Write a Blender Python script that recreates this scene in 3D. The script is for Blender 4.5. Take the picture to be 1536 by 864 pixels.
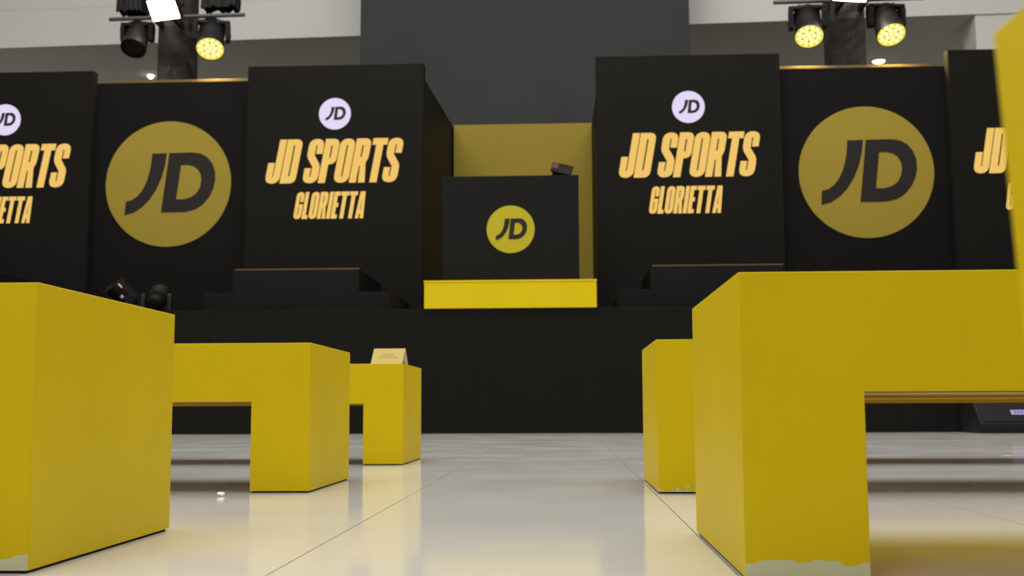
import bpy, bmesh, math, random
from mathutils import Vector, Matrix, geometry, noise

S = bpy.context.scene
COL = S.collection
for o in list(bpy.data.objects):
    bpy.data.objects.remove(o, do_unlink=True)
random.seed(7)

# ------------------------------------------------------------------ camera
F_PX, PITCH, YAW, ROLL, CAM_H = 1708.8, 0.1049, 0.0479, -0.0041, 0.2503
cam_d = bpy.data.cameras.new('camera')
cam = bpy.data.objects.new('camera', cam_d)
COL.objects.link(cam)
fw = Vector((-math.sin(YAW) * math.cos(PITCH), math.cos(YAW) * math.cos(PITCH), math.sin(PITCH)))
rt = Vector((math.cos(YAW), math.sin(YAW), 0))
up = rt.cross(fw)
c_, s_ = math.cos(ROLL), math.sin(ROLL)
r2, u2 = c_ * rt + s_ * up, -s_ * rt + c_ * up
M = Matrix((r2, u2, -fw)).transposed().to_4x4()
M.translation = (0, 0, CAM_H)
cam.matrix_world = M
cam_d.sensor_width = 36
cam_d.lens = F_PX / 1536 * 36
cam_d.clip_start = 0.02
cam_d.dof.use_dof = True
cam_d.dof.focus_distance = 2.7
cam_d.dof.aperture_fstop = 7.0
S.camera = cam

# ------------------------------------------------------------------ world, large lights, exposure
w = bpy.data.worlds.new('hall_light')
S.world = w
w.use_nodes = True
bg = w.node_tree.nodes['Background']
bg.inputs[0].default_value = (1.0, 0.97, 0.91, 1)
bg.inputs[1].default_value = 0.28

def area(name, loc, target, size, power, color):
    l = bpy.data.lights.new(name, 'AREA')
    l.shape = 'SQUARE'
    l.size = size
    l.energy = power
    l.color = color
    o = bpy.data.objects.new(name, l)
    COL.objects.link(o)
    o.location = loc
    o.rotation_euler = (Vector(target) - Vector(loc)).to_track_quat('-Z', 'Y').to_euler()
    return o

area('atrium_skylight_offscreen', (-0.8, 5.6, 11.0), (-0.8, 5.6, 0), 13, 2150, (1.0, 0.97, 0.92))
area('hall_lamp_offscreen', (-6.0, -8.0, 7.5), (0, 5, 0.3), 5, 430, (1.0, 0.94, 0.84))

S.view_settings.view_transform = 'Standard'
S.view_settings.look = 'None'
S.view_settings.gamma = 1
S.view_settings.use_curve_mapping = False
S.view_settings.exposure = 0.0

# ------------------------------------------------------------------ materials
def lin(r, g, b):
    f = lambda v: (v / 255 / 12.92) if v / 255 <= 0.04045 else ((v / 255 + 0.055) / 1.055) ** 2.4
    return (f(r), f(g), f(b), 1)

def mat(name, col, rough=0.5, spec=0.5, metal=0.0, emit=None, estr=0.0, var=0.0, vscale=8.0, bump=0.0, bscale=200.0):
    m = bpy.data.materials.new(name)
    m.use_nodes = True
    nt = m.node_tree
    b = nt.nodes['Principled BSDF']
    b.inputs['Base Color'].default_value = col
    b.inputs['Roughness'].default_value = rough
    b.inputs['Specular IOR Level'].default_value = spec
    b.inputs['Metallic'].default_value = metal
    if emit:
        b.inputs['Emission Color'].default_value = emit
        b.inputs['Emission Strength'].default_value = estr
    tc = nt.nodes.new('ShaderNodeTexCoord')
    if var:
        n = nt.nodes.new('ShaderNodeTexNoise')
        n.inputs['Scale'].default_value = vscale
        n.inputs['Detail'].default_value = 5
        nt.links.new(tc.outputs['Object'], n.inputs['Vector'])
        mx = nt.nodes.new('ShaderNodeMix')
        mx.data_type = 'RGBA'
        mx.inputs[6].default_value = tuple(c * (1 - var) for c in col[:3]) + (1,)
        mx.inputs[7].default_value = tuple(min(1, c * (1 + var)) for c in col[:3]) + (1,)
        nt.links.new(n.outputs['Fac'], mx.inputs[0])
        nt.links.new(mx.outputs[2], b.inputs['Base Color'])
    if bump:
        n2 = nt.nodes.new('ShaderNodeTexNoise')
        n2.inputs['Scale'].default_value = bscale
        n2.inputs['Detail'].default_value = 3
        nt.links.new(tc.outputs['Object'], n2.inputs['Vector'])
        bp = nt.nodes.new('ShaderNodeBump')
        bp.inputs['Strength'].default_value = bump
        bp.inputs['Distance'].default_value = 0.002
        nt.links.new(n2.outputs['Fac'], bp.inputs['Height'])
        nt.links.new(bp.outputs['Normal'], b.inputs['Normal'])
    return m

YEL = (0.63, 0.468, 0.004, 1)

def paint_mat(name, patch_h):
    """Rolled yellow paint; below an uneven line patch_h above the foot the pale primer shows."""
    m = mat(name, YEL, 0.42, 0.12, var=0.07, vscale=5, bump=0.25, bscale=160)
    if patch_h > 0:
        nt = m.node_tree
        b = nt.nodes['Principled BSDF']
        src = b.inputs['Base Color'].links[0].from_socket
        tc = [n for n in nt.nodes if n.type == 'TEX_COORD'][0]
        geo = nt.nodes.new('ShaderNodeNewGeometry')
        sep = nt.nodes.new('ShaderNodeSeparateXYZ')
        nt.links.new(geo.outputs['Position'], sep.inputs[0])
        sn = nt.nodes.new('ShaderNodeSeparateXYZ')
        nt.links.new(geo.outputs['Normal'], sn.inputs[0])
        n = nt.nodes.new('ShaderNodeTexNoise')
        n.inputs['Scale'].default_value = 16 if patch_h > 0.012 else 70
        n.inputs['Detail'].default_value = 6
        nt.links.new(tc.outputs['Object'], n.inputs['Vector'])
        mul = nt.nodes.new('ShaderNodeMath'); mul.operation = 'MULTIPLY_ADD'
        mul.inputs[1].default_value = -0.05 if patch_h > 0.012 else -0.09
        mul.inputs[2].default_value = patch_h + (0.025 if patch_h > 0.012 else 0.050)
        nt.links.new(n.outputs['Fac'], mul.inputs[0])
        lt = nt.nodes.new('ShaderNodeMath'); lt.operation = 'LESS_THAN'
        nt.links.new(sep.outputs['Z'], lt.inputs[0])
        nt.links.new(mul.outputs[0], lt.inputs[1])
        fr = nt.nodes.new('ShaderNodeMath'); fr.operation = 'LESS_THAN'
        nt.links.new(sn.outputs['Y'], fr.inputs[0]); fr.inputs[1].default_value = -0.5
        an = nt.nodes.new('ShaderNodeMath'); an.operation = 'MULTIPLY'
        nt.links.new(lt.outputs[0], an.inputs[0]); nt.links.new(fr.outputs[0], an.inputs[1])
        mx = nt.nodes.new('ShaderNodeMix'); mx.data_type = 'RGBA'
        nt.links.new(an.outputs[0], mx.inputs[0])
        nt.links.new(src, mx.inputs[6])
        mx.inputs[7].default_value = (0.55, 0.55, 0.36, 1)
        nt.links.new(mx.outputs[2], b.inputs['Base Color'])
    return m

MAT = {
    'paint': paint_mat('yellow_paint', 0),
    'paint_patch': paint_mat('yellow_paint_bare_foot', 0.026),
    'paint_flake': paint_mat('yellow_paint_flaking', 0.004),
    'wood': mat('raw_plywood', (0.50, 0.22, 0.09, 1), 0.7, 0.2, var=0.15, vscale=12),
    'wood_edge': mat('raw_wood_edge', (0.16, 0.06, 0.025, 1), 0.8, 0.2, var=0.5, vscale=30),
    'dark': mat('dark_rubber', (0.02, 0.012, 0.008, 1), 0.8, 0.2),
    'floor': mat('floor_sheet', (0.60, 0.595, 0.57, 1), 0.11, 0.27, var=0.05, vscale=3.0),
    'seam': mat('seam_dirt', (0.10, 0.085, 0.06, 1), 0.9, 0.1),
    'stage': mat('stage_black', (0.0095, 0.0095, 0.0082, 1), 0.8, 0.06, var=0.12, vscale=3),
    'riser': mat('riser_black', (0.0088, 0.0092, 0.0088, 1), 0.5, 0.08, var=0.1, vscale=4),
    'screen': mat('screen_black', (0.0100, 0.0092, 0.0078, 1), 0.6, 0.07, var=0.1, vscale=2),
    'cabinet': mat('cabinet_black', (0.011, 0.010, 0.009, 1), 0.6, 0.1, var=0.1, vscale=3),
    'logo_panel': mat('logo_panel_black', (0.0080, 0.0072, 0.0070, 1), 0.6, 0.07, var=0.1, vscale=2),
    'logo_yellow': mat('logo_yellow', (0.31, 0.232, 0.034, 1), 0.6, 0.1, var=0.03, vscale=3),
    'logo_black': mat('logo_black', (0.018, 0.014, 0.013, 1), 0.6, 0.2, var=0.05, vscale=3),
    'disc_yellow': mat('disc_yellow', (0.42, 0.36, 0.014, 1), 0.6, 0.2, var=0.03, vscale=3),
    'gold_text': mat('gold_led_text', (0.02, 0.015, 0.01, 1), 0.6, 0.05, emit=lin(244, 198, 104), estr=0.95),
    'white_disc': mat('white_led_disc', (0.02, 0.02, 0.02, 1), 0.6, 0.05, emit=lin(226, 218, 246), estr=0.97),
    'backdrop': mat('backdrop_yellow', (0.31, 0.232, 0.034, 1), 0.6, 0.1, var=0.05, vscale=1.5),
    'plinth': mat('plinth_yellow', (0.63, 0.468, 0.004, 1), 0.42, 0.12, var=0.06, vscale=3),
    'tower': mat('grey_cloth', (0.050, 0.052, 0.0515, 1), 0.8, 0.1, var=0.12, vscale=1.3),
    'wall': mat('white_plaster', (0.78, 0.775, 0.75, 1), 0.8, 0.2, var=0.03, vscale=0.7),
    'soffit': mat('soffit_plaster', (0.78, 0.775, 0.75, 1), 0.8, 0.2, var=0.03, vscale=0.7),
    'wrap': mat('black_wrap', (0.032, 0.027, 0.025, 1), 0.45, 0.25, var=0.25, vscale=6),
    'fixture': mat('fixture_black', (0.009, 0.0085, 0.008, 1), 0.45, 0.2, var=0.1, vscale=10),
    'pipe': mat('pipe_steel', (0.10, 0.095, 0.09, 1), 0.4, 0.5, metal=0.6),
    'chrome': mat('bright_metal', (0.6, 0.6, 0.6, 1), 0.25, 0.5, metal=1.0),
    'lens_dark': mat('unlit_lens', (0.012, 0.0115, 0.011, 1), 0.25, 0.5),
    'lens_base': mat('lit_lens_plate', (0.5, 0.4, 0.05, 1), 0.4, 0.3, emit=lin(165, 138, 30), estr=0.8),
    'lens_ring': mat('lit_lens_ring', (0.6, 0.5, 0.08, 1), 0.4, 0.3, emit=lin(228, 204, 70), estr=0.8),
    'led': mat('lit_led', (0.9, 0.8, 0.3, 1), 0.4, 0.3, emit=(1.0, 0.90, 0.36, 1), estr=1.8),
    'flood': mat('flood_face', (0.9, 0.9, 0.9, 1), 0.4, 0.3, emit=(1.0, 0.86, 0.72, 1), estr=60.0),
    'downlight': mat('downlight_face', (0.9, 0.9, 0.9, 1), 0.4, 0.3, emit=(1.0, 0.88, 0.6, 1), estr=8.0),
    'card': mat('cream_card', (0.62, 0.50, 0.16, 1), 0.7, 0.2, var=0.03, vscale=20),
    'card_back': mat('white_card', (0.75, 0.68, 0.66, 1), 0.7, 0.2, var=0.02, vscale=20),
    'ink': mat('grey_ink', (0.30, 0.24, 0.10, 1), 0.7, 0.2),
    'red': mat('dull_red', (0.075, 0.008, 0.006, 1), 0.5, 0.4),
    'grey': mat('dull_grey', (0.012, 0.012, 0.0125, 1), 0.5, 0.15),
    'rail_gold_and_glint': mat('rail_gold_and_painted_glint', (0.13, 0.08, 0.025, 1), 0.5, 0.4, var=0.25, vscale=9),  # gold of the rail, also used for the glints painted on riser edges
    'speaker': mat('speaker_black', (0.012, 0.012, 0.011, 1), 0.5, 0.2, var=0.1, vscale=8),
    'badge': mat('badge_lilac', (0.36, 0.34, 0.62, 1), 0.4, 0.4),
    'badge_ink': mat('badge_blue', (0.06, 0.06, 0.28, 1), 0.4, 0.4),
    'tape': mat('pale_tape', (0.72, 0.55, 0.47, 1), 0.6, 0.2, var=0.2, vscale=40),
    'paper': mat('white_paper', (0.95, 0.94, 0.9, 1), 0.6, 0.3, emit=None),
}

def vary_roughness(m, lo, hi, scale):
    nt = m.node_tree
    tc = [n for n in nt.nodes if n.type == 'TEX_COORD'][0]
    n = nt.nodes.new('ShaderNodeTexNoise'); n.inputs['Scale'].default_value = scale; n.inputs['Detail'].default_value = 4
    nt.links.new(tc.outputs['Object'], n.inputs['Vector'])
    mr = nt.nodes.new('ShaderNodeMapRange')
    mr.inputs['From Min'].default_value = 0.35; mr.inputs['From Max'].default_value = 0.65
    mr.inputs['To Min'].default_value = lo; mr.inputs['To Max'].default_value = hi
    nt.links.new(n.outputs['Fac'], mr.inputs['Value'])
    nt.links.new(mr.outputs[0], nt.nodes['Principled BSDF'].inputs['Roughness'])
vary_roughness(MAT['floor'], 0.085, 0.125, 2.2)

# ------------------------------------------------------------------ mesh helpers
def tag(o, label=None, cat=None, group=None, kind=None):
    if label: o['label'] = label
    if cat: o['category'] = cat
    if group: o['group'] = group
    if kind: o['kind'] = kind
    return o

def thing(name, label, cat, loc, group=None, rz=0.0):
    o = bpy.data.objects.new(name, None)
    o.empty_display_size = 0.1
    COL.objects.link(o)
    o.location = loc
    o.rotation_euler = (0, 0, rz)
    return tag(o, label, cat, group)

def obj(name, bm, material, parent=None, smooth=False, world=True):
    """Link bm as one mesh. With world=True the coordinates are world ones, re-expressed in the parent's frame."""
    me = bpy.data.meshes.new(name)
    if parent is not None and world:
        mw = Matrix.Identity(4)
        chain, q = [], parent
        while q is not None:
            chain.append(Matrix.LocRotScale(q.location, q.rotation_euler, q.scale)); q = q.parent
        for k in reversed(chain):
            mw = mw @ k
        bm.transform(mw.inverted())
    bm.normal_update()
    bm.to_mesh(me)
    bm.free()
    ms = material if isinstance(material, (list, tuple)) else [material]
    for k in ms:
        me.materials.append(MAT[k])
    if smooth:
        for p in me.polygons:
            p.use_smooth = True
    o = bpy.data.objects.new(name, me)
    COL.objects.link(o)
    if parent is not None:
        o.parent = parent
    return o

def box(x0, x1, y0, y1, z0, z1, bev=0.0, bm=None, sel=None):
    bm = bm or bmesh.new()
    vs = [bm.verts.new(p) for p in ((x0, y0, z0), (x1, y0, z0), (x1, y1, z0), (x0, y1, z0),
                                    (x0, y0, z1), (x1, y0, z1), (x1, y1, z1), (x0, y1, z1))]
    fs = [bm.faces.new([vs[i] for i in f]) for f in
          ((0, 3, 2, 1), (4, 5, 6, 7), (0, 1, 5, 4), (1, 2, 6, 5), (2, 3, 7, 6), (3, 0, 4, 7))]
    if bev:
        es = list({e for f in fs for e in f.edges})
        if sel: es = [e for e in es if sel(e)]
        bmesh.ops.bevel(bm, geom=es, offset=bev, segments=2, profile=0.5, affect='EDGES')
    return bm

def prism(pts, axis, a0, a1, bm=None):
    """Extrude a polygon. axis 'x': pts are (y,z); 'y': pts are (x,z); 'z': pts are (x,y)."""
    bm = bm or bmesh.new()
    def P(p, a):
        return {'x': (a, p[0], p[1]), 'y': (p[0], a, p[1]), 'z': (p[0], p[1], a)}[axis]
    A = [bm.verts.new(P(p, a0)) for p in pts]
    B = [bm.verts.new(P(p, a1)) for p in pts]
    bm.faces.new(A); bm.faces.new(list(reversed(B)))
    n = len(pts)
    for i in range(n):
        bm.faces.new([A[i], B[i], B[(i + 1) % n], A[(i + 1) % n]])
    bmesh.ops.recalc_face_normals(bm, faces=bm.faces)
    return bm

def lathe(profile, mx, seg=32, bm=None):
    """profile: (radius, along) list turned about local z, then moved by the matrix."""
    bm = bm or bmesh.new()
    rings = []
    for r, a in profile:
        if r < 1e-6:
            rings.append([bm.verts.new(mx @ Vector((0, 0, a)))])
        else:
            rings.append([bm.verts.new(mx @ Vector((r * math.cos(2 * math.pi * k / seg), r * math.sin(2 * math.pi * k / seg), a))) for k in range(seg)])
    for A, B in zip(rings, rings[1:]):
        for k in range(seg):
            k2 = (k + 1) % seg
            if len(A) == 1 and len(B) == 1: continue
            if len(A) == 1: bm.faces.new([A[0], B[k], B[k2]])
            elif len(B) == 1: bm.faces.new([A[k], B[0], A[k2]])
            else: bm.faces.new([A[k], B[k], B[k2], A[k2]])
    bmesh.ops.recalc_face_normals(bm, faces=bm.faces)
    return bm

def tube(p0, p1, r, seg=12, bm=None):
    p0, p1 = Vector(p0), Vector(p1)
    d = p1 - p0
    mx = Matrix.Translation(p0) @ d.to_track_quat('Z', 'Y').to_matrix().to_4x4()
    return lathe([(0, 0), (r, 0), (r, d.length), (0, d.length)], mx, seg, bm)

def disc_prism(cx, cz, rx, rz, y0, y1, seg=72, bm=None):
    return prism([(cx + rx * math.cos(2 * math.pi * k / seg), cz + rz * math.sin(2 * math.pi * k / seg)) for k in range(seg)], 'y', y0, y1, bm)

def flat_shape(contours, fn, bm=None):
    """Fill 2-D contours (outer + holes); fn maps (u,v) to 3-D."""
    bm = bm or bmesh.new()
    flat = [p for c in contours for p in c]
    tris = geometry.tessellate_polygon([[Vector((p[0], p[1], 0)) for p in c] for c in contours])
    vs = [bm.verts.new(fn(*p)) for p in flat]
    for t in tris:
        try: bm.faces.new([vs[i] for i in t])
        except ValueError: pass
    return bm

# ------------------------------------------------------------------ lettering
def rounded(pts, seg=6):
    out, n = [], len(pts)
    for i, p in enumerate(pts):
        r = p[2] if len(p) > 2 else 0
        if r <= 0:
            out.append((p[0], p[1])); continue
        a, b, c = Vector(pts[i - 1][:2]), Vector(p[:2]), Vector(pts[(i + 1) % n][:2])
        d1, d2 = (a - b).normalized(), (c - b).normalized()
        q0, q1 = b + d1 * r, b + d2 * r
        for k in range(seg + 1):
            t = k / seg
            # circular-ish corner
            q = (1 - t) ** 2 * q0 + 2 * t * (1 - t) * (b * 0.86 + (q0 + q1) * 0.07) + t * t * q1
            out.append((q.x, q.y))
    return out

def rect(x0, y0, x1, y1):
    return [(x0, y0), (x0, y1), (x1, y1), (x1, y0)]

GLYPH = {
    'J': (.32, [[(.165, 1), (.32, 1), (.32, 0, .15), (0, 0, .15), (0, .47), (.145, .47), (.145, .15), (.165, .15)]]),
    'D': (.345, [[(0, 0), (0, 1), (.345, 1, .13), (.345, 0, .13)], rect(.16, .16, .19, .86)]),
    'S': (.335, [[(.335, .66), (.335, 1, .15), (0, 1, .15), (0, .60, .08), (.165, .37), (.165, .14), (.14, .14), (.14, .34), (0, .34),
                  (0, 0, .15), (.335, 0, .15), (.335, .40, .08), (.17, .63), (.17, .86), (.195, .86), (.195, .66)]]),
    'P': (.32, [[(0, 0), (0, 1), (.32, 1, .13), (.32, .42, .13), (.16, .42), (.16, 0)], rect(.15, .57, .18, .85)]),
    'O': (.335, [[(0, 0, .155), (0, 1, .155), (.335, 1, .155), (.335, 0, .155)], rect(.153, .14, .182, .86)]),
    'R': (.35, [[(0, 0), (0, 1), (.335, 1, .13), (.335, .52, .10), (.29, .455), (.35, 0), (.20, 0), (.178, .38), (.155, .38), (.155, 0)],
                rect(.15, .58, .18, .85)]),
    'T': (.33, [[(.085, 0), (.085, .85), (0, .85), (0, 1), (.33, 1), (.33, .85), (.245, .85), (.245, 0)]]),
    'G': (.32, [[(0, 0, .15), (0, 1, .15), (.32, 1, .15), (.32, .63), (.178, .63), (.178, .86), (.148, .86), (.148, .14), (.178, .14),
                 (.178, .43), (.16, .43), (.16, .55), (.32, .55), (.32, 0, .15)]]),
    'L': (.24, [[(0, 0), (0, 1), (.155, 1), (.155, .14), (.24, .14), (.24, 0)]]),
    'I': (.155, [[(0, 0), (0, 1), (.155, 1), (.155, 0)]]),
    'E': (.25, [[(0, 0), (0, 1), (.25, 1), (.25, .85), (.155, .85), (.155, .58), (.235, .58), (.235, .43), (.155, .43), (.155, .15), (.25, .15), (.25, 0)]]),
    'A': (.35, [[(0, 0), (.075, 1), (.275, 1), (.35, 0), (.205, 0), (.198, .17), (.152, .17), (.145, 0)], [(.158, .32), (.175, .78), (.192, .32)]]),
    ' ': (.115, []),
}
SHEAR = 0.177

def text_mesh(txt, x0, x1, z0, h, y, gap=0.018):
    """Condensed slanted capitals filling x0..x1 with baseline z0, drawn in the vertical plane at y."""
    total = sum(GLYPH[c][0] for c in txt) + gap * (len(txt) - 1) + SHEAR
    sx = (x1 - x0) / total
    bm = bmesh.new()
    cur = 0
    for c in txt:
        wd, cons = GLYPH[c]
        if cons:
            cc = [rounded(k) for k in cons]
            flat_shape(cc, lambda u, v, cur=cur: (x0 + (cur + u + SHEAR * v) * sx, y, z0 + v * h), bm)
        cur += wd + gap
    return bm

# the two-letter emblem inside the round logos, in units of the disc radius
def em(pts):
    return [((x - 449) / 380, -(y - 440) / 368) for x, y in pts]
EM_J = em([(348, 262), (437, 260), (428, 330), (408, 405), (378, 472), (340, 530), (296, 575), (246, 607), (190, 622),
           (196, 542), (232, 534), (266, 510), (294, 475), (316, 432), (333, 378), (343, 320)])
EM_DO = em([(452, 260), (596, 258), (646, 266), (686, 290), (716, 328), (732, 375), (734, 425), (722, 476), (698, 523), (662, 564),
            (616, 593), (556, 607), (410, 608)])
EM_DI = em([(525, 331), (566, 331), (600, 338), (628, 358), (646, 390), (650, 425), (642, 464), (622, 498), (592, 520), (550, 532), (500, 532)])

def emblem_mesh(cx, cz, r, y, thin=1.0):
    bm = bmesh.new()
    fn = lambda u, v: (cx + u * r * thin, y, cz + v * r * thin)
    flat_shape([EM_J], fn, bm)
    flat_shape([EM_DO, EM_DI], fn, bm)
    return bm

# ================================================================== setting
fl = obj('floor', box(-16, 16, -12, 26, -0.12, -0.006), 'seam')
tag(fl, kind='structure')
STRIP, X0 = 0.71, 0.253
share = {}
for i in range(-12, 13):
    xa = X0 + i * STRIP
    off = (i * 0.37) % 1.0
    for j in range(-2, 5):
        ya = 3.11 + j * 2.44 - (0 if i == -1 else off * 2.44)
        yb = min(ya + 2.44, 11.6)
        if yb - ya < 0.15: continue
        o = obj('floor_sheet', box(xa + 0.0014, xa + STRIP - 0.0014, ya + 0.0003, yb - 0.0003, -0.006, 0.0), 'floor', fl)

# fascia and soffit of the gallery behind the stage; the gallery runs slightly askew to the stage
ang = -0.045
def skew(bm):
    bm.transform(Matrix.Translation((0, 18.2, 0)) @ Matrix.Rotation(ang, 4, 'Z'))
    return bm
b = box(-15, 15, 0.0, 0.03, 6.45, 7.115)
wf = tag(obj('wall_back', skew(b), 'wall'), kind='structure')
obj('upper_fascia', skew(box(-15, 15, 0.05, 0.5, 7.125, 12)), 'wall', wf)
obj('shadow_groove', skew(box(-15, 15, 0.02, 0.5, 7.115, 7.125)), 'seam', wf)
cl = tag(obj('ceiling', skew(box(-15, 15, 0.03, 9.0, 6.45, 6.6)), 'soffit'), kind='structure')
tag(obj('wall_gallery', skew(box(-15, 15, 9.0, 9.2, 0, 6.45)), 'wall'), kind='structure')
tag(obj('floor_gallery', skew(box(-15, 15, 3.4, 9.0, 0.0, 0.02)), 'wall'), kind='structure')
pl = tag(obj('wall_pier', skew(box(6.55, 12, 0.035, 0.7, 0, 6.45)), 'wall'), kind='structure')

# ================================================================== stage
st = thing('stage', 'low black stage platform with a plain black skirt behind the bench rows', 'stage', (0, 11.3, 0))
obj('deck', box(-9, 9, 11.3, 21.5, 1.19, 1.24, 0.004), 'stage', st)
obj('frame', box(-8.9, 8.9, 11.36, 21.4, 0.0, 1.19), 'stage', st)
edges = [-9, -7.2, -5.4, -3.6, -1.32, -0.93, 1.1, 3.2, 5.2, 7.1, 9]
for a, c in zip(edges, edges[1:]):
    # each skirt cloth hangs a little uneven
    n = 14
    bm = bmesh.new()
    top, bot, tb, bb = [], [], [], []
    ph = random.random() * 6
    for k in range(n + 1):
        x = a + 0.001 + (c - a - 0.002) * k / n
        wv = 0.003 * math.sin(ph + k * 1.7) + 0.002 * math.sin(ph * 2 + k * 3.1)
        top.append(bm.verts.new((x, 11.302, 1.19)))
        bot.append(bm.verts.new((x, 11.302 + wv + 0.003, 0.002)))
        tb.append(bm.verts.new((x, 11.325, 1.19)))
        bb.append(bm.verts.new((x, 11.325 + wv + 0.003, 0.002)))
    for k in range(n):
        bm.faces.new([bot[k], bot[k + 1], top[k + 1], top[k]])
        bm.faces.new([bb[k + 1], bb[k], tb[k], tb[k + 1]])
        bm.faces.new([top[k], top[k + 1], tb[k + 1], tb[k]])
        bm.faces.new([bot[k + 1], bot[k], bb[k], bb[k + 1]])
    bm.faces.new([bot[0], top[0], tb[0], bb[0]]); bm.faces.new([top[n], bot[n], bb[n], tb[n]])
    obj('skirt_cloth', bm, 'stage', st, smooth=False)

# tall grey cloth-covered wall behind the counter niche
tw = thing('grey_partition', 'tall dark grey cloth-covered partition rising behind the yellow backdrop', 'partition', (-0.61, 17.0, 1.24))
for i in range(4):
    xa = -3.131 + i * 1.2585
    obj('panel', box(xa + 0.0004, xa + 1.2581, 16.9, 16.98, 1.24, 9.4), 'tower', tw)
obj('back_frame', box(-3.1, 1.87, 16.98, 17.25, 1.24, 9.35), 'tower', tw)

bd = thing('yellow_backdrop', 'dull yellow backdrop board closing the niche behind the black counter', 'backdrop', (-0.61, 16.35, 1.24))
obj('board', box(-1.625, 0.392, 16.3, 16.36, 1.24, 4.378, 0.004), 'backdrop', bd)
obj('brace', box(-1.2, -1.1, 16.36, 16.6, 1.24, 3.6), 'wood', bd)
obj('brace', box(-0.1, 0.0, 16.36, 16.6, 1.24, 3.6), 'wood', bd)

# ---- lettered screens
def lettered_screen(cx, top, label, group=None, ret=None, dz=0.0, width=2.1):
    x0, x1 = cx - width / 2, cx + width / 2
    t = thing('lettered_screen', label, 'screen', (cx, 13.05, 1.24), group)
    obj('cabinet', box(x0, x1, 13.02, 13.14, 1.24, top, 0.003), 'cabinet', t)
    obj('screen_face', box(x0 + 0.004, x1 - 0.004, 13.0, 13.02, 1.26, top - 0.004, 0.002), 'screen', t)
    obj('title_lettering', text_mesh('JD SPORTS', cx - 0.825, cx + 0.825, 2.875 + dz, 0.525, 12.996), 'gold_text', t)['label'] = 'gold slanted capitals'
    obj('subtitle_lettering', text_mesh('GLORIETTA', cx - 0.48, cx + 0.395, 2.452 + dz, 0.318, 12.996, 0.032), 'gold_text', t)['label'] = 'smaller gold slanted capitals'
    d = obj('round_logo', disc_prism(cx, 3.70 + dz, 0.188, 0.188, 12.992, 13.0), 'white_disc', t)
    d['label'] = 'white disc'
    obj('logo_lettering', emblem_mesh(cx + 0.005, 3.70 + dz, 0.188, 12.988, 0.9), 'logo_black', d)
    if ret:
        xa, xb = ret
        obj('return_wall', prism([(13.14, 1.24), (16.56, 1.24), (16.56, 4.40), (13.14, 4.13)], 'x', xa, xb), 'cabinet', t)
    return t

lettered_screen(-2.70, 4.294, 'tall black lettered screen between the counter niche and the logo panel under the unlit spotlight', 'screens with gold lettering', (-1.70, -1.652))
lettered_screen(1.432, 4.335, 'tall black lettered screen between the counter niche and the logo panel under two lit spotlights', 'screens with gold lettering', (0.398, 0.446), 0.012, 2.13)
lettered_screen(-6.667, 4.278, 'outermost black lettered screen on the side where moving heads stand on the stage floor', 'screens with gold lettering', None, -0.008)
lettered_screen(5.46, 4.338, 'outermost black lettered screen on the side of the black floor monitor', 'screens with gold lettering', None, 0.008)

# ---- big logo panels, set back a little between the lettered screens
def logo_panel(x0, x1, top, cx, cz, r, label):
    t = thing('logo_panel', label, 'panel', ((x0 + x1) / 2, 13.2, 1.24))
    obj('board', box(x0, x1, 13.145, 13.2, 1.24, top, 0.003), 'logo_panel', t)
    d = obj('round_logo', disc_prism(cx, cz, r, r, 13.137, 13.145), 'logo_yellow', t)
    d['label'] = 'large yellow disc'
    obj('logo_lettering', emblem_mesh(cx, cz, r, 13.133), 'logo_black', d)
    obj('frame', box(x0 + 0.02, x1 - 0.02, 13.2, 13.55, 1.24, top - 0.03), 'cabinet', t)
    obj('top_rail', box(x0 + 0.05, x1 - 0.05, 13.55, 13.6, top - 0.08, top + 0.150, 0.004), 'rail_gold_and_glint', t)['label'] = 'brassy rail behind the upper edge'
    return t
logo_panel(-5.70, -3.69, 4.162, -4.72, 2.92, 0.757, 'recessed black panel with a large yellow round logo below the unlit spotlight')
logo_panel(2.44, 4.47, 4.190, 3.475, 2.947, 0.772, 'recessed black panel with a large yellow round logo below two lit spotlights')

# ---- plinth, counter, gadget
p = thing('yellow_plinth', 'low yellow plinth at the stage edge under the black counter', 'plinth', (-0.56, 11.9, 1.24))
obj('body', box(-1.42, 0.30, 11.275, 12.75, 1.24, 1.50, 0.003), 'plinth', p)
obj('top_board', box(-1.424, 0.304, 11.27, 12.755, 1.50, 1.52, 0.003), 'plinth', p)
ct = thing('counter', 'black counter with a small yellow round logo on the yellow plinth', 'counter', (-0.565, 11.9, 1.52))
obj('front_panel', box(-1.268, 0.136, 11.55, 11.58, 1.52, 2.632, 0.003), 'riser', ct)
obj('side_panel', box(-1.264, -1.235, 11.58, 12.25, 1.52, 2.632, 0.002), 'riser', ct)
obj('side_panel', box(0.103, 0.132, 11.58, 12.25, 1.52, 2.632, 0.002), 'riser', ct)
obj('worktop', box(-1.235, 0.103, 11.58, 12.25, 2.59, 2.632, 0.002), 'riser', ct)
d = obj('round_logo', disc_prism(-0.565, 2.073, 0.246, 0.246, 11.543, 11.55), 'disc_yellow', ct)
d['label'] = 'yellow disc'
obj('logo_lettering', emblem_mesh(-0.565, 2.073, 0.246, 11.539, 0.92), 'logo_black', d)

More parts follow.
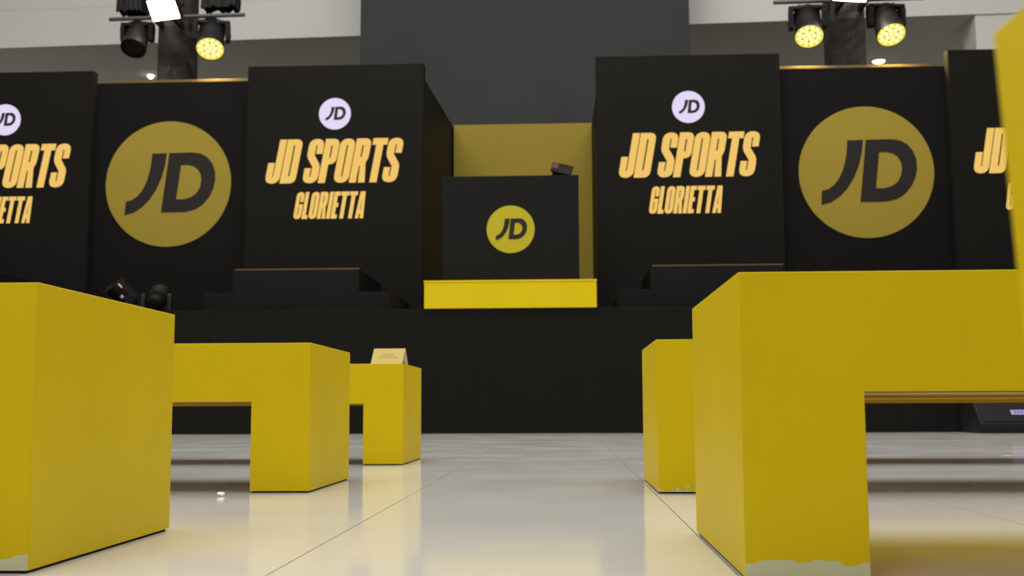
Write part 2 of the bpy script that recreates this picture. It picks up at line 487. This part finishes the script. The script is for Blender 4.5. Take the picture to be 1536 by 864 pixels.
g = thing('small_device', 'small dark tilted device with a red corner lying on the black counter', 'device', (-0.03, 11.75, 2.632))
mxg = Matrix.Translation((-0.04, 11.74, 2.7175)) @ Matrix.Rotation(math.radians(14), 4, 'Y') @ Matrix.Rotation(math.radians(-14), 4, 'X')
b = box(-0.112, 0.112, -0.015, 0.015, -0.036, 0.075, 0.004); b.transform(mxg); obj('housing', b, 'dark', g)
b = box(-0.108, -0.04, -0.018, -0.015, 0.0, 0.07, 0.001); b.transform(mxg); obj('corner_panel', b, 'red', g)['label'] = 'dull red corner'
b = box(-0.03, 0.10, -0.018, -0.015, -0.03, 0.03, 0.001); b.transform(mxg); obj('screen', b, 'grey', g)
b = prism([(-0.150, 2.632), (0.062, 2.632), (0.062, 2.672), (-0.135, 2.712)], 'y', 11.772, 11.86); obj('stand', b, 'dark', g)

# ---- stepped risers
def riser(lo, hi, lo2, hi2, label, group=None):
    t = thing('stepped_riser', label, 'riser', ((lo + hi) / 2, 12.2, 1.24), group)
    obj('lower_tier', box(lo, hi, 11.6, 12.96, 1.24, 1.446, 0.003), 'riser', t)
    obj('upper_tier', box(lo2, hi2, 11.6, 12.96, 1.446, 1.685, 0.003), 'riser', t)
    obj('edge_glint', box(lo2 + 0.02, hi2 - 0.0, 11.605, 11.625, 1.685, 1.696), 'rail_gold_and_glint', t)['label'] = 'gold strip painted as light glints along the edge'  # added strip; its gold stands in for lights reflected along the edge
    return t
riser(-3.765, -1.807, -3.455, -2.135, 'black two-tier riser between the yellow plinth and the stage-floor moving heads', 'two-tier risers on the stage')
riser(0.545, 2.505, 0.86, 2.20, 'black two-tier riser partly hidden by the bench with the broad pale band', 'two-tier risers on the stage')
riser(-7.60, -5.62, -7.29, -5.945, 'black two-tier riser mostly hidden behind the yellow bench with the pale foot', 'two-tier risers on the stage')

# ================================================================== benches
H, D, LW, GZ = 0.45, 0.627, 0.18, 0.272

def vert_or_top(e):
    a, b_ = e.verts[0].co, e.verts[1].co
    return abs(a.z - b_.z) > 0.05 or (a.z > 0.4 and b_.z > 0.4)

def bench(x_end, y, side, label, length=2.1, paint='paint', legpaint=None, lean=0.0):
    """side=-1: bench runs away to -x from its aisle end, +1: to +x."""
    xa, xb = (x_end - length, x_end) if side < 0 else (x_end, x_end + length)
    t = thing('bench', label, 'bench', ((xa + xb) / 2, y + D / 2, 0), 'yellow block benches beside the aisle')
    bm = box(xa, xb, y, y + D, GZ, H, 0.0014, sel=vert_or_top)
    for f in bm.faces:
        f.normal_update()
        if f.normal.z < -0.9: f.material_index = 1
    def out_of_plumb(q):
        for v in q.verts:
            v.co.x += (H - v.co.z) * lean
        return q
    obj('seat_beam', out_of_plumb(bm), [paint, 'wood'], t)
    for (a, c) in ((xa, xa + LW), (xb - LW, xb)):
        lg = obj('leg', out_of_plumb(box(a, c, y, y + D, 0.005, GZ, 0.0014, sel=lambda e: abs(e.verts[0].co.z - e.verts[1].co.z) > 0.05)), legpaint or paint, t)
        obj('foot_pad', out_of_plumb(box(a + 0.006, c - 0.006, y + 0.006, y + D - 0.006, 0.0, 0.005)), 'dark', lg)
    ia, ib = xa + LW + 0.0005, xb - LW - 0.0005
    obj('rear_rail', box(ia, ib, y + D - 0.03, y + D - 0.002, GZ - 0.006, GZ), paint, t)
    if legpaint == 'paint_patch':
        obj('painted_underside', box(ia, ib, y + 0.0085, y + 0.36, GZ - 0.0008, GZ), paint, t)
    obj('raw_edge', box(ia, ib, y + 0.0015, y + 0.008, GZ - 0.0015, GZ), 'wood_edge', t)['label'] = 'raw wood edge strip'
    return t

bench(-0.8296, 1.7455, -1, 'yellow bench with pale unpainted foot, two rows before the bench carrying the card', legpaint='paint_patch')
bench(-0.7762, 3.4257, -1, 'yellow bench directly before the bench that carries the folded card')
bench(-0.732, 5.0856, -1, 'yellow bench carrying a small folded card on its aisle end')
bench(0.2553, 1.7001, 1, 'yellow bench with a broad pale unpainted band across its aisle leg', legpaint='paint_patch')
bench(0.2629, 3.3849, 1, 'yellow bench with flaking white foot right behind the bench with the broad pale band', legpaint='paint_flake')
bench(0.86, 5.05, 1, 'yellow bench nearest the black floor monitor, mostly hidden by other benches')
bench(0.2305, -0.019, 1, 'yellow bench end farthest from the stage, out of focus', lean=0.05)

# folded card
cd = thing('folded_card', 'small cream folded card standing on the end of a yellow bench', 'card', (-0.805, 5.13, H))
def sheet(y_bot, y_top, z0, z1, x0b, x1b, x0t, x1t, th=0.0012):
    bm = bmesh.new()
    q = [(x0b, y_bot, z0), (x1b, y_bot, z0), (x1t, y_top, z1), (x0t, y_top, z1)]
    A = [bm.verts.new(k) for k in q]
    B = [bm.verts.new((k[0], k[1] + th, k[2])) for k in q]
    bm.faces.new(A); bm.faces.new(B[::-1])
    for i in range(4):
        bm.faces.new([A[i], B[i], B[(i + 1) % 4], A[(i + 1) % 4]])
    bmesh.ops.recalc_face_normals(bm, faces=bm.faces)
    return bm
fr = obj('front_leaf', sheet(5.092, 5.128, H, H + 0.070, -0.882, -0.740, -0.872, -0.730), 'card', cd)
obj('rear_leaf', sheet(5.170, 5.1292, H, H + 0.070, -0.868, -0.724, -0.872, -0.730), 'card_back', cd)['label'] = 'white reverse side'
# two rows of tiny unreadable print
bm = bmesh.new()
def dash(u0, u1, v0, v1):
    def P(u, v):
        return (-0.882 + 0.142 * u + 0.010 * v, 5.092 + 0.036 * v - 0.0008, H + 0.07 * v)
    bm.faces.new([bm.verts.new(P(*k)) for k in ((u0, v0), (u1, v0), (u1, v1), (u0, v1))])
for row, words in ((0.545, ((.30, 8),)), (0.385, ((.22, 4), (.43, 3), (.61, 5)))):
    for u, n in words:
        for k in range(n):
            uu = u + k * 0.048
            dash(uu, uu + 0.012, row, row + 0.085)
            if k % 2: dash(uu + 0.012, uu + 0.03, row + 0.065, row + 0.085)
            else: dash(uu + 0.012, uu + 0.03, row, row + 0.02)
obj('printed_lines', bm, 'ink', fr)

# crumpled scrap on the floor
bm = bmesh.new()
bmesh.ops.create_icosphere(bm, subdivisions=3, radius=0.009)
for v in bm.verts:
    k = 1 + 0.55 * noise.noise(v.co * 160)
    v.co *= k
    v.co.x *= 1.25; v.co.z *= 0.62
zm = min(v.co.z for v in bm.verts)
for v in bm.verts:
    v.co = v.co + Vector((-1.0, 3.29, -zm))
tag(obj('paper_scrap', bm, 'paper'), 'tiny crumpled white paper scrap on the pale floor', 'scrap')

# torn tape left on the floor
bm = bmesh.new()
L_, R_ = [], []
for k in range(13):
    x = 2.19 + 0.028 * k
    wdt = 0.012 + 0.02 * abs(noise.noise(Vector((k * 0.9, 3.1, 0)))) + (0.03 if k == 1 else 0)
    yc = 5.93 + 0.012 * noise.noise(Vector((k * 0.5, 0, 7)))
    zc = 0.0012 + 0.006 * abs(noise.noise(Vector((k * 0.7, 5, 1))))
    L_.append(bm.verts.new((x, yc - wdt, zc))); R_.append(bm.verts.new((x, yc + wdt, zc * 1.4)))
for k in range(12):
    bm.faces.new([L_[k], L_[k + 1], R_[k + 1], R_[k]])
bmesh.ops.solidify(bm, geom=bm.faces[:], thickness=0.001)
zm = min(v.co.z for v in bm.verts)
for v in bm.verts: v.co.z -= zm
tag(obj('tape_strip', bm, 'tape'), 'torn pale pink tape strip lying on the floor near the floor monitor', 'tape')

# floor monitor wedge
mo = thing('floor_monitor', 'black wedge-shaped floor monitor speaker with a small lilac badge', 'speaker', (4.4, 10.98, 0))
XM0, XM1 = 3.79, 4.55
prof = [(10.78, 0.0), (10.74, 0.09), (11.02, 0.40), (11.26, 0.34), (11.26, 0.0)]
obj('cabinet', prism(prof, 'x', XM0, XM1), 'speaker', mo)
gr = Vector((0, 0.28, 0.31)).normalized(); nr = Vector((0, -0.31, 0.28)).normalized()
def slab(x0, x1, s0, s1, h0, h1):
    bm = bmesh.new()
    o0 = Vector((0, 10.74, 0.09))
    q = []
    for h in (h0, h1):
        for (x, s) in ((x0, s0), (x1, s0), (x1, s1), (x0, s1)):
            p_ = o0 + gr * s + nr * h
            q.append(bm.verts.new((x, p_.y, p_.z)))
    for f in ((0, 1, 2, 3), (4, 5, 6, 7), (0, 1, 5, 4), (1, 2, 6, 5), (2, 3, 7, 6), (3, 0, 4, 7)):
        bm.faces.new([q[i] for i in f])
    bmesh.ops.recalc_face_normals(bm, faces=bm.faces)
    return bm
obj('grille', slab(XM0 + 0.03, XM1 - 0.03, 0.02, 0.39, -0.004, 0.008), 'grey', mo)
bdg = obj('badge', slab(4.10, 4.25, 0.10, 0.155, 0.008, 0.012), 'badge', mo)
bdg['label'] = 'lilac badge'
bm = bmesh.new()
for k in range(4):
    t_ = slab(4.13 + k * 0.028, 4.147 + k * 0.028, 0.115, 0.14, 0.012, 0.013)
    me_ = bpy.data.meshes.new('tmp'); t_.to_mesh(me_); t_.free(); bm.from_mesh(me_); bpy.data.meshes.remove(me_)
obj('badge_marks', bm, 'badge_ink', bdg)

# ================================================================== truss towers and lamps
def wrapped_tower(x0, x1, label):
    y0, y1, z0, z1 = 14.0, 14.46, 1.24, 6.6
    cx, cy = (x0 + x1) / 2, (y0 + y1) / 2
    t = thing('truss_tower', label, 'truss tower', (cx, cy, z0))
    bm = bmesh.new()
    ns, nz = 10, 60
    ring = []
    for s in range(4):
        a = [(x0, y0), (x1, y0), (x1, y1), (x0, y1)]
        pa, pb = a[s], a[(s + 1) % 4]
        for k in range(ns):
            u = k / ns
            ring.append((pa[0] + (pb[0] - pa[0]) * u, pa[1] + (pb[1] - pa[1]) * u, s, u))
    rows = []
    for j in range(nz + 1):
        z = z0 + (z1 - z0) * j / nz
        row = []
        for (x, y, s, u) in ring:
            e = math.sin(math.pi * u)
            n = noise.noise(Vector((x * 3 + z * 2.2, y * 3, z * 4.2))) * 0.035 + noise.noise(Vector((x * 9 - z * 6, y * 9, z * 9))) * 0.014
            dx, dy = ((0, -1), (1, 0), (0, 1), (-1, 0))[s]
            k = e * n - 0.03 * e
            row.append(bm.verts.new((x + dx * k, y + dy * k, z)))
        rows.append(row)
    m = len(ring)
    for A, B in zip(rows, rows[1:]):
        for k in range(m):
            bm.faces.new([A[k], A[(k + 1) % m], B[(k + 1) % m], B[k]])
    bm.faces.new(rows[0][::-1]); bm.faces.new(rows[-1])
    obj('cloth_wrap', bm, 'wrap', t)['label'] = 'wrinkled dark cloth wrap'
    obj('base_plate', box(x0 - 0.08, x1 + 0.08, y0 - 0.08, y1 + 0.08, 1.24, 1.26), 'fixture', t)
    return t

def head_lamp(px, py, pz, tilt, lit, base_z, label, group=None, r=0.172, pan=0.0, hang=True, beam=None, glints=False):
    """Moving-head lamp. (px,py,pz) tilt pivot; tilt = degrees the beam dips below the horizon towards -y."""
    t = thing('moving_head_lamp', label, 'stage light', (px, py, base_z), group)
    a = math.radians(tilt)
    d = Vector((math.sin(pan) * math.cos(a), -math.cos(pan) * math.cos(a), -math.sin(a)))
    q = d.to_track_quat('Z', 'Y').to_matrix().to_4x4()
    mx = Matrix.Translation((px, py, pz)) @ q
    k = r / 0.172
    hd = obj('head', lathe([(0, -.22 * k), (.08 * k, -.21 * k), (.13 * k, -.175 * k), (.152 * k, -.10 * k), (.156 * k, .02 * k), (.158 * k, .06 * k), (.158 * k, .12 * k),
                       (.165 * k, .14 * k), (.172 * k, .24 * k), (.172 * k, .262 * k), (.158 * k, .264 * k), (.156 * k, .25 * k), (0, .25 * k)], mx, 40), 'fixture', t, smooth=False)
    # cooling ribs round the back of the head
    bm = bmesh.new()
    for s in (-.16, -.12, -.08, -.04):
        lathe([(.135 * k, s * k), (.162 * k, (s + .004) * k), (.162 * k, (s + .014) * k), (.135 * k, (s + .018) * k)], mx, 32, bm)
    obj('cooling_ribs', bm, 'fixture', hd)
    if lit:
        obj('lens_plate', lathe([(0, .250 * k), (.155 * k, .250 * k), (.155 * k, .254 * k), (0, .254 * k)], mx, 40), 'lens_base', hd)
        obj('lens_ring', lathe([(.150 * k, .254 * k), (.166 * k, .264 * k), (.158 * k, .272 * k), (.145 * k, .256 * k)], mx, 40), 'lens_ring', hd)['label'] = 'glowing yellow rim'
        bm = bmesh.new()
        spots = [(0, 0)] + [(.062, 2 * math.pi * i / 6) for i in range(6)] + [(.119, 2 * math.pi * (i + .5) / 12) for i in range(12)]
        for (rr, th) in spots:
            mm = mx @ Matrix.Translation((rr * k * math.cos(th), rr * k * math.sin(th), .254 * k))
            lathe([(.0235 * k, 0), (.021 * k, .008 * k), (.012 * k, .014 * k), (0, .016 * k)], mm, 12, bm)
        obj('led_cluster', bm, 'led', hd)['label'] = 'nineteen glowing yellow lenses'
    else:
        obj('lens', lathe([(0, .262 * k), (.10 * k, .258 * k), (.154 * k, .250 * k), (.150 * k, .246 * k), (0, .246 * k)], mx, 40), 'lens_dark', hd)['label'] = 'dark unlit lens'
    if lit and beam is None:
        beam = ((1.0, 0.80, 0.25), 110.0, 132)
    if beam:
        sl = bpy.data.lights.new('lamp_beam', 'SPOT')
        sl.color, sl.energy = beam[0], beam[1]
        sl.spot_size = math.radians(beam[2]); sl.spot_blend = 0.35; sl.shadow_soft_size = 0.06
        so = bpy.data.objects.new('lamp_beam', sl); COL.objects.link(so)
        so.parent = t
        so.location = Vector((px, py, pz)) + d * (0.30 * k) - Vector((px, py, base_z))
        so.rotation_euler = d.to_track_quat('-Z', 'Y').to_euler()
    if glints:
        cdir = Vector((0.37, -0.92, -0.1))
        ex = (cdir - d * cdir.dot(d)).normalized()
        ey = d.cross(ex)
        fm = Matrix((ex, ey, d)).transposed().to_4x4()
        fm.translation = (px, py, pz)
        for (th, a0, a1, wd) in ((0.35, .15, .235, .016), (-0.25, .02, .07, .03)):  # pale blocks put on the head in place of bright highlights
            bm = bmesh.new()
            bmesh.ops.create_cube(bm, size=1)
            bmesh.ops.bevel(bm, geom=bm.edges[:], offset=0.15, segments=2, affect='EDGES')
            bm.transform(fm @ Matrix.Rotation(th, 4, 'Z') @ Matrix.Translation((.172 * k, 0, (a0 + a1) / 2 * k)) @ Matrix.Diagonal((.02 * k, wd, (a1 - a0) * k, 1)))
            obj('painted_glint', bm, 'card_back', hd)['label'] = 'pale block painted as a glint'
    # yoke: two arms and a cross bar
    sg = 1 if hang else -1
    zb = base_z - sg * 0.0
    top = (base_z - 0.04) if hang else (pz - 0.20 * k)
    ca, sa = math.cos(pan), math.sin(pan)
    def yaw(bm):
        bm.transform(Matrix.Translation((px, py, 0)) @ Matrix.Rotation(pan, 4, 'Z') @ Matrix.Translation((-px, -py, 0)))
        return bm
    for s in (-1, 1):
        xx = px + s * 0.198 * k
        lo, hi = (pz - 0.09 * k, top) if hang else (top, pz + 0.09 * k)
        prof_ = [(py - .05 * k, lo + .03 * k), (py - .02 * k, lo), (py + .02 * k, lo), (py + .05 * k, lo + .03 * k), (py + .07 * k, hi - .03 * k), (py + .05 * k, hi), (py - .05 * k, hi), (py - .07 * k, hi - .03 * k)]
        if not hang:
            prof_ = [(y_, lo + hi - z_) for y_, z_ in prof_]
        arm = obj('yoke_arm', yaw(prism(prof_, 'x', xx - .028 * k, xx + .028 * k)), 'fixture', t)
        obj('pivot_cap', yaw(lathe([(0, -.006), (.035 * k, -.006), (.035 * k, .006), (0, .006)],
            Matrix.Translation((xx + s * .03 * k, py, pz)) @ Matrix.Rotation(math.pi / 2, 4, 'Y'), 16)), 'grey', arm)
    zc0, zc1 = (top, base_z) if hang else (top - 0.05 * k, top)
    obj('yoke_bar', yaw(box(px - .224 * k, px + .224 * k, py - .06 * k, py + .06 * k, zc0, zc1, 0.006)), 'fixture', t)
    zb0, zb1 = (zc1, base_z) if hang else (base_z, zc0)
    if zb1 - zb0 > 0.01:
        obj('base', box(px - .19 * k, px + .19 * k, py - .14 * k, py + .14 * k, zb0, zb1, 0.008), 'fixture', t)
    if hang:
        for s in (-.09, .09):
            obj('clamp', box(px + s - .02, px + s + .02, py - .02, py + .02, base_z, base_z + .022, 0.003), 'pipe', t)
    return t

def lamp_bar(xa, xb, za, zb, y, tx0, tx1, label):
    t = thing('lamp_bar', label, 'bar', ((xa + xb) / 2, y, (za + zb) / 2))
    obj('pipe', tube((xa, y, za), (xb, y, zb), 0.026, 14), 'pipe', t)
    zc = (za + zb) / 2
    for x in (tx0 + 0.06, tx1 - 0.06):
        obj('bracket', box(x - 0.025, x + 0.025, y + 0.02, 13.985, zc - 0.02, zc + 0.06, 0.003), 'fixture', t)
    return t

def cloth_cover(x0, x1, z0, label):
    """Black cloth bag over a junction box, its lower hem torn into uneven points."""
    t = thing('cloth_cover', label, 'cover', ((x0 + x1) / 2, 13.72, z0), 'cloth covers on the lamp bar')
    bm = bmesh.new()
    y0, y1, zt = 13.66, 13.90, z0 + 0.42
    ring = []
    n = 14
    for k in range(n): ring.append((x0 + (x1 - x0) * k / n, y0))
    for k in range(6): ring.append((x1, y0 + (y1 - y0) * k / 6))
    for k in range(n): ring.append((x1 - (x1 - x0) * k / n, y1))
    for k in range(6): ring.append((x0, y1 - (y1 - y0) * k / 6))
    bot = [bm.verts.new((x, y, z0 + 0.05 * (random.random() ** 1.5))) for x, y in ring]
    mid = [bm.verts.new((x + 0.008 * random.uniform(-1, 1), y + 0.008 * random.uniform(-1, 1), z0 + 0.12)) for x, y in ring]
    top = [bm.verts.new((x, y, zt)) for x, y in ring]
    m = len(ring)
    for A, B in ((bot, mid), (mid, top)):
        for k in range(m):
            bm.faces.new([A[k], A[(k + 1) % m], B[(k + 1) % m], B[k]])
    bm.faces.new(top)
    obj('cloth', bm, 'fixture', t)
    obj('junction_box', box(x0 + 0.03, x1 - 0.03, y0 + 0.03, y1 - 0.03, z0 + 0.07, zt - 0.01), 'fixture', t)
    obj('hanger', box((x0 + x1) / 2 - 0.02, (x0 + x1) / 2 + 0.02, 13.76, 13.80, zt, zt + 0.5), 'pipe', t)
    return t

def flood(cx, cy, cz, w_, h_, tilt, pan, bar_z, label):
    t = thing('flood_lamp', label, 'flood light', (cx, cy, cz))
    mx = Matrix.Translation((cx, cy, cz)) @ Matrix.Rotation(pan, 4, 'Z') @ Matrix.Rotation(math.radians(tilt), 4, 'X')
    def bb(*a):
        q = box(*a); q.transform(mx); return q
    obj('housing', bb(-w_ / 2, w_ / 2, 0.0, 0.07, -h_ / 2, h_ / 2, 0.006), 'fixture', t)
    obj('light_panel', bb(-w_ / 2 + .012, w_ / 2 - .012, -0.006, 0.0, -h_ / 2 + .012, h_ / 2 - .012, 0.002), 'flood', t)['label'] = 'glaring warm white panel'
    obj('bracket', bb(-w_ / 2 - .02, -w_ / 2, -.0, .12, -.02, .02, 0.002), 'fixture', t)
    obj('bracket', bb(w_ / 2, w_ / 2 + .02, -.0, .12, -.02, .02, 0.002), 'fixture', t)
    obj('mount_arm', tube((cx + 0.12 * math.sin(-pan), cy + 0.14, cz + 0.03), (cx + 0.12 * math.sin(-pan), 13.588, bar_z), 0.014, 10), 'fixture', t)
    obj('bracket_bar', bb(-w_ / 2 - .02, w_ / 2 + .02, .12, .14, -.02, .02, 0.002), 'fixture', t)
    return t

# side with the unlit spotlight
wrapped_tower(-5.215, -4.845, 'cloth-wrapped truss tower carrying one unlit and one lit spotlight')
lamp_bar(-5.70, -3.985, 5.125, 5.150, 13.62, -5.215, -4.845, 'thin steel bar holding the unlit spotlight and its lit neighbour')
head_lamp(-5.335, 13.62, 4.895, 56, False, 5.065, 'unlit black moving-head lamp hanging beside the truss tower', r=0.155)
head_lamp(-4.395, 13.62, 4.89, 56, True, 5.075, 'lit yellow moving-head lamp hanging across the tower from the unlit one', pan=0.22)
flood(-4.89, 13.28, 5.115, 0.40, 0.275, 36, -0.27, 5.137, 'glaring flood lamp between the unlit spotlight and a lit one')
cloth_cover(-5.64, -5.30, 5.235, 'ragged-edged black cloth cover hanging above the unlit spotlight')
cloth_cover(-4.56, -4.12, 5.265, 'ragged-edged black cloth cover hanging above the lit lamp beside the unlit one')
# side with two lit spotlights
wrapped_tower(3.345, 3.755, 'cloth-wrapped truss tower carrying two lit spotlights')
lamp_bar(2.56, 4.37, 5.165, 5.185, 13.62, 3.345, 3.755, 'thin steel bar holding the two lit spotlights')
head_lamp(2.965, 13.62, 4.90, 56, True, 5.105, 'lit yellow moving-head lamp on the grey partition side of the truss tower', pan=-0.12)
head_lamp(3.905, 13.62, 4.90, 56, True, 5.105, 'lit yellow moving-head lamp just above the oval downlight', pan=0.12)
flood(3.43, 13.28, 5.215, 0.43, 0.36, 32, 0.2, 5.175, 'glaring flood lamp between two lit spotlights')

# moving heads standing on the stage floor
head_lamp(-4.77, 12.05, 1.475, -42, False, 1.24, 'black moving-head lamp with painted pale glints tilted upward on the stage floor', r=0.115, pan=-0.9, hang=False, glints=True)
head_lamp(-4.40, 12.00, 1.425, -22, False, 1.24, 'small black moving-head lamp on the stage floor turned towards the logo panel', r=0.118, pan=3.3, hang=False)

# recessed downlights in the soffit
def downlight(x, y, r, dome, label):
    t = thing('downlight', label, 'ceiling light', (x, y, 6.45))
    obj('trim_ring', lathe([(r, -.0), (r * 1.25, 0), (r * 1.25, -.012), (r, -.012)], Matrix.Translation((x, y, 6.45)), 28), 'wall', t)
    obj('lamp_face', lathe([(0, -dome), (r * .5, -dome * .87), (r * .87, -dome * .5), (r, 0), (0, 0)], Matrix.Translation((x, y, 6.45)), 28), 'downlight', t)
    sl = bpy.data.lights.new('downlight_beam', 'SPOT')
    sl.color, sl.energy = (1.0, 0.88, 0.66), 350.0
    sl.spot_size = math.radians(150); sl.spot_blend = 0.6; sl.shadow_soft_size = r
    so = bpy.data.objects.new('downlight_beam', sl); COL.objects.link(so)
    so.parent = t; so.location = (0, 0, -dome - 0.02)
downlight(-7.70, 20.35, 0.06, 0.075, 'small glowing downlight in the soffit beside the tower with the unlit spotlight')
downlight(5.665, 20.3, 0.11, 0.05, 'oval glowing downlight in the soffit beside the tower with two lit spotlights')
